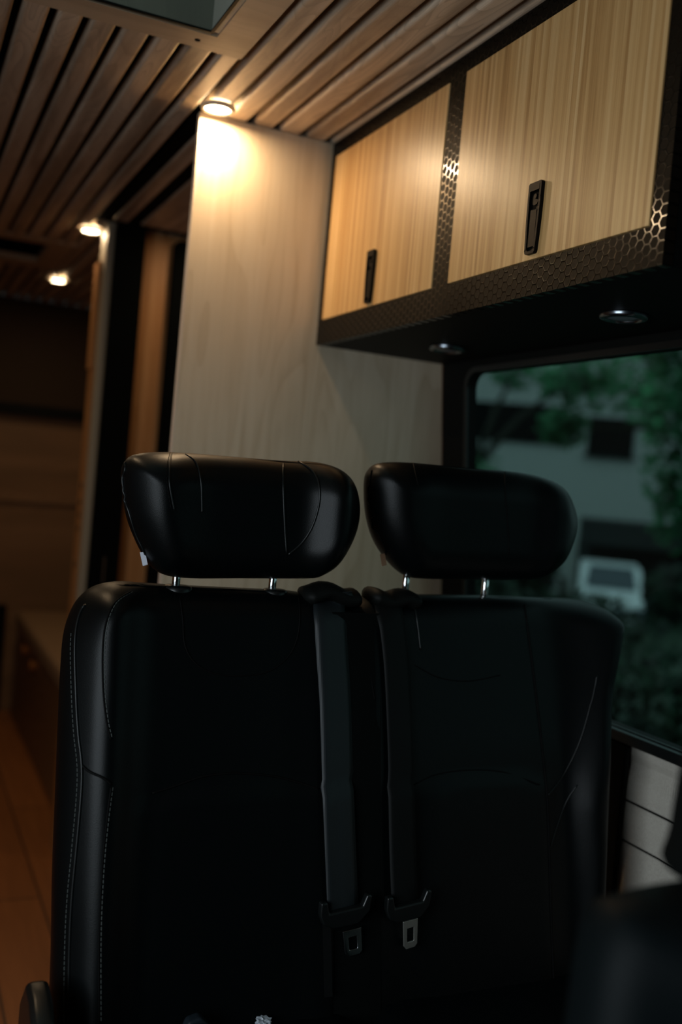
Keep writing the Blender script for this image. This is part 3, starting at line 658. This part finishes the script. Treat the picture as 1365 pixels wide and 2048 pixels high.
seam_(PL, 's_pipe', bkl, 0.0022, 'pipe', 'piping'); stitch_(PL, 's_pipe', bkl, -0.006)
seam_(PL, 's_in1', bkl); stitch_(PL, 's_in1', bkl, 0.0025); seam_(PL, 's_in2', bkl); stitch_(PL, 's_in2', bkl, 0.0025)
seam_(PL, 's_h', bkl, 0.0018)
seam_(PL, 's_pocket', bkl, 0.0010, 'seam'); seam_(PL, 's_lumbar', bkl, 0.0016, 'seam')
seam_(PR, 's_c3', bkr, 0.0013, 'pipe'); seam_(PR, 's_r0', bkr, 0.0016, 'seam'); seam_(PR, 's_r1', bkr, 0.0012, 'pipe'); seam_(PR, 's_r2', bkr, 0.0012, 'pipe')
seam_(PR, 's_rlum', bkr, 0.0009, 'seam'); seam_(PR, 's_rpk', bkr, 0.0008, 'seam'); seam_(PR, 's_c1', bkr, 0.0012, 'pipe'); seam_(PR, 's_c2', bkr, 0.0008, 'seam')
b = new(); prism(b, [(1.300,-0.187),(1.40,-0.187),(1.28,-0.80),(1.176,-0.80)], 0, 0.597, 0.676); obj('centre_filler', b, 'void', ds)
# belt outlet covers on top between the backs
for (x0, x1, zz) in ((0.560, 0.652, -0.164), (0.668, 0.752, -0.168)):
    b = new(); n = 14; pts = []
    for i in range(n+1):
        t = i/n; pts.append((x0+(x1-x0)*t, 1.335, zz+0.004*math.sin(t*9+x0*30)-0.012*(t-.35)**2))
    tube(b, pts, [0.006]+[0.014]*(n-1)+[0.006], 14)
    for v in b.verts: v.co.y = 1.335+(v.co.y-1.335)*2.3
    obj('belt_outlet', b, 'black', ds, smooth=True)
# headrests
def headrest(key, shift_seams, cx, wl, wr, y0=1.352, amp=1.0):
    out = cat([tuple(p) for p in B[key]], 4)
    # wings at both sides, recessed centre
    def hb(x, z): return amp*(0.018*math.exp(-((x-wl)/0.045)**2)+0.034*math.exp(-((x-wr)/0.033)**2))-0.006
    P = Pillow(out, lambda z: y0, 0.052, 0.050, 0.050, hb)
    return P, obj('headrest', P.mesh(80, 60), 'leather', ds, smooth=True)
PH, hl = headrest('head_l', 0, 0.466, 0.338, 0.590)
PG, hr = headrest('head_r', 0, 0.856, 0.715, 0.985, 1.352, 0.5)
def hs(P, key, parent, r=0.0014, m='pipe', name='seam'):
    b = new(); tube(b, P.on(B[key], 0.0002), r, 6); return obj(name, b, m, parent, smooth=True)
for k, r in (('h1',.0013),('h2',.0013),('h3',.0016),('h4',.0018),('h5',.0020)): hs(PH, k, hl, r)
b = new(); dashes(b, PH.on([(x+0.0026, z) for x, z in B['h1b']])); obj('stitching', b, 'seam', hl)
for k, r in (('g1',.0010),('g3',.0010),('g5',.0014)): hs(PG, k, hr, r, 'seam')
for par, xsp, zt in ((hl, (0.375, 0.520), -0.14), (hr, (0.742, 0.889), -0.125)):
    for i, x in enumerate(xsp):
        b = new(); tube(b, [(x, 1.352, -0.20), (x, 1.352, zt+0.03)], 0.0058, 18); obj('headrest_post', b, 'chrome', par, smooth=True)
for x, w_ in ((0.377, 0.021), (0.523, 0.019), (0.742, 0.016), (0.889, 0.016)):
    b = new(); lathe(b, [(w_,-0.012),(w_,0.001),(w_-.003,0.004),(0.008,0.005)], x, 1.348, -0.1665, 28); obj('post_sleeve', b, 'blackpl', ds, smooth=True)
# small sewn-in tags under the outer corner of each headrest
def tagmesh(x, z, y, m, s, parent):
    b = new(); q = [(-.0035,.009),(.0035,.010),(.0085,-.007),(.0020,-.009)]
    prism(b, [(x+a*s, z+c*s) for a, c in q], 1, y, y+.0012); prism(b, [(x+a*s+.0012, z+c*s-.001) for a, c in q], 1, y+.004, y+.0052)
    obj('care_tag', b, m, parent)
tagmesh(0.3205, -0.127, 1.338, 'white_tag', 1.0, hl); tagmesh(0.690, -0.110, 1.338, 'brown_tag', 1.0, hr)
# seat cushions, base, recliner lever
for x0, x1 in ((0.235, 0.640), (0.655, 1.110)):
    b = new(); box(b, x0, x1, 0.78, 1.24, -0.87, -0.725); obj('seat_cushion', b, 'leather', ds, bevel=0.045, seg=5)
b = new(); box(b, 0.27, 1.09, 0.80, 1.27, -1.2, -0.872); obj('seat_base', b, 'black', ds, bevel=0.01)
b = new(); pts = [(1.11,-0.86),(1.11,-0.70),(1.125,-0.650),(1.16,-0.632),(1.200,-0.630),(1.235,-0.67),(1.235,-0.86)]
prism(b, pts, 0, 0.189, 0.217); rc = obj('recliner_cover', b, 'blackpl', ds, bevel=0.008, seg=3)
b = new(); box(b, 0.217, 0.245, 1.14, 1.20, -0.80, -0.74); obj('recliner_pivot', b, 'black', rc, bevel=0.004)
b = new(); box(b, 0.196, 0.202, 1.1085, 1.1105, -0.84, -0.695); obj('grey_inlay', b, 'steel', rc, bevel=0.0008)

# ================================================================= SEAT BELTS
def belt(label, path, width, gy, tongue, tm, P, grp, wm='web'):
    t = thing('seat_belt', label, 'seat belt', (path[-1][0], P.front(*path[-1])-.01, -0.72), grp)
    KB = lambda x, z: YB(x, z)/ymid(z)
    pts = [(x*KB(x, z), z*KB(x, z)) for x, z in cat([tuple(p) for p in path], 8, False)]
    b = new(); L_, R_ = [], []
    prev = None
    rows = []
    for i, (x, z) in enumerate(pts):
        w_ = width[0]+(width[1]-width[0])*i/(len(pts)-1)
        row = []
        for k in range(7):
            u = (k/6-.5)*w_; xx = x+u; yy = min(P.front(max(x-.03, min(x+.03, xx)), z), YB(x, z)) - 0.004 - 0.0025*math.cos(math.pi*(k/6-.5))
            row.append(b.verts.new((xx, yy+0.10*u, z+0.12*u)))
        rows.append(row)
    for a, c in zip(rows, rows[1:]):
        for k in range(6): b.faces.new((a[k], a[k+1], c[k+1], c[k]))
    wb = obj('webbing', b, wm, t, smooth=True)
    so = wb.modifiers.new('thickness', 'SOLIDIFY'); so.thickness = 0.0014
    x, z = pts[-1]; y = YB(x, z)-.012
    # plastic loop that carries the tongue: U-shaped cheeks and a bar
    b = new(); w2 = width[1]/2+.010
    poly = [(x-w2-.004,z+.020),(x-w2+.006,z+.020),(x-w2+.010,z+.004),(x+w2-.010,z+.010),(x+w2-.004,z+.026),(x+w2+.004,z+.024),(x+w2+.002,z+.002),(x+.022,z-.014),(x-.018,z-.018),(x-w2+.002,z-.012),(x-w2-.004,z+.002)]
    prism(b, poly, 1, y-.006, y+.006); obj('tongue_grip', b, 'blackpl', t, bevel=0.003, seg=3)
    (tx, tz, tw, th, sk) = tongue; kk = KB(*path[-1]); tx *= kk; tz *= kk; b = new()
    o4 = [(-tw/2-.001,th/2),(tw/2+.001,th/2+.001),(tw/2,-th/2+.004),(tw/2-.004,-th/2),(-tw/2+.004,-th/2-.001),(-tw/2,-th/2+.004)]
    i4 = [(-tw/4,th*.22),(tw/4,th*.24),(tw/4,-th*.25),(tw/4-.001,-th*.27),(-tw/4+.001,-th*.28),(-tw/4,-th*.25)]
    f = lambda p: (tx+p[0]-sk*p[1], tz+p[1]+.10*p[0])
    ring(b, [f(p) for p in o4], [f(p) for p in i4], 1, y-.003, y-.0005); obj('metal_tongue', b, tm, t, bevel=0.0006, seg=2)
    return t
def YB(x, z): return min(PL.front(0.585, z), PR.front(0.672, z))+0.004
bp1 = [(0.612,-0.162)]+[(x+0.000, z) for x, z in B['belt1']]; bp2 = [(0.706,-0.165)]+[(x, z) for x, z in B['belt2']]
belt('wider grey-sheened seat belt hanging between the seats, nearer the left one', bp1, (0.054, 0.050), 0, (0.6535,-0.659,0.026,0.036,0.18), 'chrome', PL, 'seat belts between the two seats')
belt('dark seat belt with flat matt steel tongue, nearer the right seat', bp2, (0.046, 0.044), 0, (0.748,-0.657,0.0215,0.040,0.10), 'steel', PR, 'seat belts between the two seats', 'web2')
# lower run of the left belt falling to the cushion
b = new()
rows = []
for i in range(9):
    z = -0.600-0.10*i/8; x = 0.588+0.004*i/8; y = YB(0.60, z)-.003
    rows.append([b.verts.new((x-.006, y, z)), b.verts.new((x+.006, y-.001, z))])
for a, c in zip(rows, rows[1:]): b.faces.new((a[0], a[1], c[1], c[0]))
sbelts = [o for o in bpy.data.objects if o.name.startswith('seat_belt')]
lo_ = obj('lap_webbing', b, 'web2', sbelts[0]); so = lo_.modifiers.new('thickness', 'SOLIDIFY'); so.thickness = 0.0014
# buckle receiver and wrapper on the cushion edge
bu = thing('belt_buckle', 'dark seat belt buckle leaning up from the left cushion at the bottom edge', 'belt buckle', (0.405, 1.20, -0.735))
b = new(); prism(b, [(0.368,-0.740),(0.410,-0.745),(0.418,-0.702),(0.404,-0.688),(0.388,-0.692)], 1, 1.165, 1.183); obj('buckle_body', b, 'leather2', bu, bevel=0.004, seg=3)
b = new(); prism(b, [(0.388,-0.705),(0.406,-0.707),(0.408,-0.696),(0.392,-0.694)], 1, 1.1625, 1.166); obj('push_button', b, 'blackpl', bu, bevel=0.001)
random.seed(3)
b = new(); bmesh.ops.create_icosphere(b, subdivisions=3, radius=0.5)
for v in b.verts:
    n = 1+random.uniform(-.35,.35); v.co = Vector((v.co.x*0.020*n, v.co.y*0.016*n, v.co.z*0.009*n))+Vector((0.497, 1.185, -0.7165))
o = obj('crumpled_wrapper', b, 'plasticwrap'); tag(o, 'small crumpled shiny grey wrapper on the left seat cushion at the bottom edge', 'wrapper')

# ================================================================= NEAR FRONT SEAT (right foreground)
fs = thing('front_seat', 'blurred black leather seat back in the near lower right corner', 'seat', (0.66, 0.42, -1.2))
out = cat([(0.452,-1.02),(0.450,-0.70),(0.449,-0.45),(0.457,-0.335),(0.472,-0.285),(0.500,-0.272),(0.62,-0.268),(0.86,-0.272),(0.92,-0.32),(0.93,-0.50),(0.93,-1.02)], 5)
def fb(x, z): return 0.022*math.exp(-((x-0.515)/0.022)**2)+0.022*math.exp(-((x-0.86)/0.03)**2)-0.008
PF = Pillow(out, lambda z: 0.525+0.10*(z+0.27), 0.045, 0.05, 0.035, fb)
obj('backrest', PF.mesh(60, 44), 'front', fs, smooth=True)
out = cat([(0.549,-0.268),(0.548,-0.235),(0.553,-0.18),(0.563,-0.12),(0.590,-0.09),(0.68,-0.085),(0.76,-0.095),(0.785,-0.13),(0.79,-0.20),(0.785,-0.262),(0.66,-0.268)], 5)
PF2 = Pillow(out, lambda z: 0.535, 0.03, 0.04, 0.03, lambda x, z: 0.0)
obj('headrest', PF2.mesh(50, 36), 'void', fs, smooth=True)
b = new(); box(b, 0.46, 0.92, 0.00, 0.45, -0.90, -0.78); obj('seat_cushion', b, 'leather', fs, bevel=0.04, seg=4)
b = new(); box(b, 0.50, 0.88, 0.05, 0.45, -1.2, -0.901); obj('seat_base', b, 'black', fs, bevel=0.01)

# ================================================================= OUTSIDE
GZ = -1.70
GF = -2.6
ang = math.atan2(21.34-25.74, 21.08-15.41); e = Vector((math.cos(ang), math.sin(ang), 0)); nrm = Vector((-e.y, e.x, 0))
b = new(); prism(b, [(-25,GZ),(11.5,GZ),(19,GF),(60,GF),(60,GF-.2),(-25,GF-.2)], 0, -40, 60)
for v in b.verts: v.co = e*v.co.x+nrm*v.co.y+Vector((0,0,v.co.z))
gr = obj('floor_outside', b, 'ground'); gr.name = 'ground'; struct(gr)
def place(bm, origin):
    for v in bm.verts: v.co = Vector(origin)+e*v.co.x+nrm*v.co.y+Vector((0,0,v.co.z))
O_ = Vector((18.25, 23.54, 0))
def U(p): return (Vector((p[0], p[1], 0))-O_).dot(e)
bd = thing('building', 'plain grey rendered building behind the trees outside the window', 'building', (18.25, 23.54, GF))
b = new(); box(b, -9, 13, 0, 8, GF, 7.0); place(b, O_); obj('wall', b, 'render', bd)
b = new(); box(b, -9.3, 13.3, -0.3, 8.3, 7.0, 7.35); place(b, O_); obj('roof', b, 'darkroof', bd)
ua, ub = U((18.57,23.56)), U((19.58,22.73))
b = new(); box(b, ua, ub, -0.08, 0.02, 1.50, 2.62); place(b, O_); wf = obj('window', b, 'darkwin', bd)
b = new(); box(b, ua-.08, ub+.08, -0.14, -0.081, 1.42, 1.50); place(b, O_); obj('window_ledge', b, 'darkroof', wf)
ua, ub = U((15.61,25.62)), U((18.06,23.95))
b = new(); box(b, ua-.4, ub, -0.08, 0.02, 1.70, 2.85); place(b, O_); obj('window', b, 'darkwin', bd)
# carport with white car
O2 = Vector((14.89, 18.82, 0)); U2 = lambda p: (Vector((p[0], p[1], 0))-O2).dot(e)
u0 = 0.0
cp = thing('carport', 'low dark flat-roofed carport beyond the hedge outside the window', 'carport', (16.8, 17.0, GF))
b = new(); box(b, u0, u0+6.5, -0.2, 4.0, -0.88, -0.30); place(b, O2); obj('roof', b, 'darkroof', cp)
for (u, v) in ((u0+.15, -.05), (u0+6.3, -.05), (u0+.15, 3.8), (u0+6.3, 3.8)):
    b = new(); box(b, u-.07, u+.07, v-.07, v+.07, GF, -0.88); place(b, O2); obj('post', b, 'darkroof', cp)
b = new(); box(b, u0, u0+6.4, 3.85, 3.95, GF, -0.88); place(b, O2); obj('back_screen', b, 'darkroof', cp)
car = thing('car', 'white car parked under the carport, half hidden by leaves', 'car', (13.05, 15.3, GF))
O3 = Vector((15.75, 18.75, 0))-nrm*4.4-e*0.05
b = new(); side = [(-.2,GF+.25),(-.2,GF+.75),(0.0,GF+.86),(0.75,GF+.92),(1.30,GF+1.38),(2.6,GF+1.42),(3.4,GF+1.0),(3.7,GF+.95),(3.75,GF+.3)]
prism(b, side, 0, -0.62, 0.62); place(b, O3); obj('body', b, 'whitecar', car, bevel=0.07, seg=3)
b = new(); vs = [b.verts.new(p) for p in ((-.50,0.79,GF+.97),(.50,0.79,GF+.97),(.44,1.24,GF+1.355),(-.44,1.24,GF+1.355))]; b.faces.new(vs)
vs2 = [b.verts.new(v.co+Vector((0,-.03,.03))) for v in vs]; b.faces.new(vs2[::-1])
for i in range(4): b.faces.new((vs[i], vs2[i], vs2[(i+1)%4], vs[(i+1)%4]))
place(b, O3); obj('windscreen', b, 'carglass', car)
b = new(); box(b, -.30, .30, -.235, -.2, GF+.42, GF+.66); place(b, O3); obj('grille', b, 'carglass', car)
for sx in (-.5, .5):
    b = new(); box(b, sx-.13, sx+.13, -.24, -.2, GF+.55, GF+.70); place(b, O3); obj('headlight', b, 'carglass', car, bevel=.02)
for sx in (-.6, .6):
    for vy in (.6, 3.0):
        b = new(); tube(b, [(sx-.09,vy,GF+.3),(sx+.09,vy,GF+.3)], .3, 20); place(b, O3); obj('wheel', b, 'tyre', car)
# trees and hedge of individual leaves
def leaves(bm, clusters, n, s, rnd):
    for _ in range(n):
        c, r = rnd.choice(clusters)
        d = Vector((rnd.gauss(0,1), rnd.gauss(0,1), rnd.gauss(0,1))).normalized()*(rnd.random()**0.45)
        p = Vector(c)+Vector((d.x*r[0], d.y*r[1], d.z*r[2]))
        a = Vector((rnd.uniform(-1,1), rnd.uniform(-1,1), rnd.uniform(-1,1))).normalized(); q = a.orthogonal().normalized()
        k = s*rnd.uniform(.6,1.3)
        bm.faces.new([bm.verts.new(p+a*k), bm.verts.new(p+q*k*.5), bm.verts.new(p-a*k), bm.verts.new(p-q*k*.5)])
def tree(label, base_, clusters, n, s, seed, m='leaf', gz=-2.3):
    rnd = random.Random(seed)
    t = thing('tree', label, 'tree', (base_[0], base_[1], gz), 'trees outside the window')
    b = new(); top = min(c[0][2] for c in clusters)
    tube(b, [(base_[0],base_[1],gz),(base_[0]+.1,base_[1],(gz+top)/2),(base_[0],base_[1]+.1,top+.4)], [.16,.12,.08], 10)
    for c, r in clusters: tube(b, [(base_[0],base_[1],top-.1),((base_[0]+c[0])/2,(base_[1]+c[1])/2,(top+c[2])/2+.1),tuple(c)], [.07,.05,.02], 6)
    obj('trunk', b, 'bark', t, smooth=True)
    b = new(); leaves(b, clusters, n, s, rnd); obj('foliage', b, m, t)
    return t
tree('loose green tree outside at the left end of the window', (8.3,13.3), [((8.2,13.9,2.15),(.35,.6,.40)),((8.9,13.2,2.1),(.40,.5,.38)),((9.5,12.7,1.9),(.5,.4,.35)),((8.3,13.7,.50),(.7,.6,.30))], 950, .10, 1)
tree('feathery green tree outside above the square dark window', (10.8,10.2), [((8.9,11.2,1.75),(.7,.5,.45)),((9.6,10.5,1.6),(.8,.6,.5)),((10.0,10.0,1.9),(.6,.6,.6)),((8.7,11.6,1.1),(.35,.35,.3))], 1500, .10, 2)
tree('dense green tree outside at the right edge of the window', (9.6,8.2), [((8.1,8.95,1.3),(.40,.40,.6)),((8.2,8.8,.6),(.40,.35,.6)),((8.35,8.75,0.05),(.42,.36,.5)),((8.2,9.0,1.9),(.5,.5,.4))], 1300, .09, 3)
rnd = random.Random(9)
hd = thing('hedge', 'dark leafy hedge filling the lower part of the window', 'hedge', (4.2,5.0,GZ))
b = new(); cl = []
for i in range(26):
    u = i/25; px, py = 2.6+3.2*u, 6.3-3.2*u
    cl.append(((px, py, -1.05+.12*math.sin(i*1.7)), (.34,.34,.42))); cl.append(((px, py, -1.5), (.36,.36,.3)))
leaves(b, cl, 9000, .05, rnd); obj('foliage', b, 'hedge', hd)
b = new()
for i in range(26):
    u = i/25; tube(b, [(2.6+3.2*u, 6.3-3.2*u, GZ), (2.6+3.2*u+.05, 6.3-3.2*u, -1.0)], .02, 5)
obj('stems', b, 'bark', hd)
bs = thing('shrub', 'dark shrub growing beside the carport beyond the hedge', 'shrub', (10.2,13.0,-2.3))
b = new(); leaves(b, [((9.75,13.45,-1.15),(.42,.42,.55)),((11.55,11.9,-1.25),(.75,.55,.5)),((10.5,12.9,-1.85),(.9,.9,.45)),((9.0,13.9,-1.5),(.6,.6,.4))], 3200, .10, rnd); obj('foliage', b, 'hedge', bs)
b = new(); tube(b, [(10.2,13.0,-2.3),(10.1,13.1,-1.2)], .06, 6); obj('stem', b, 'bark', bs)
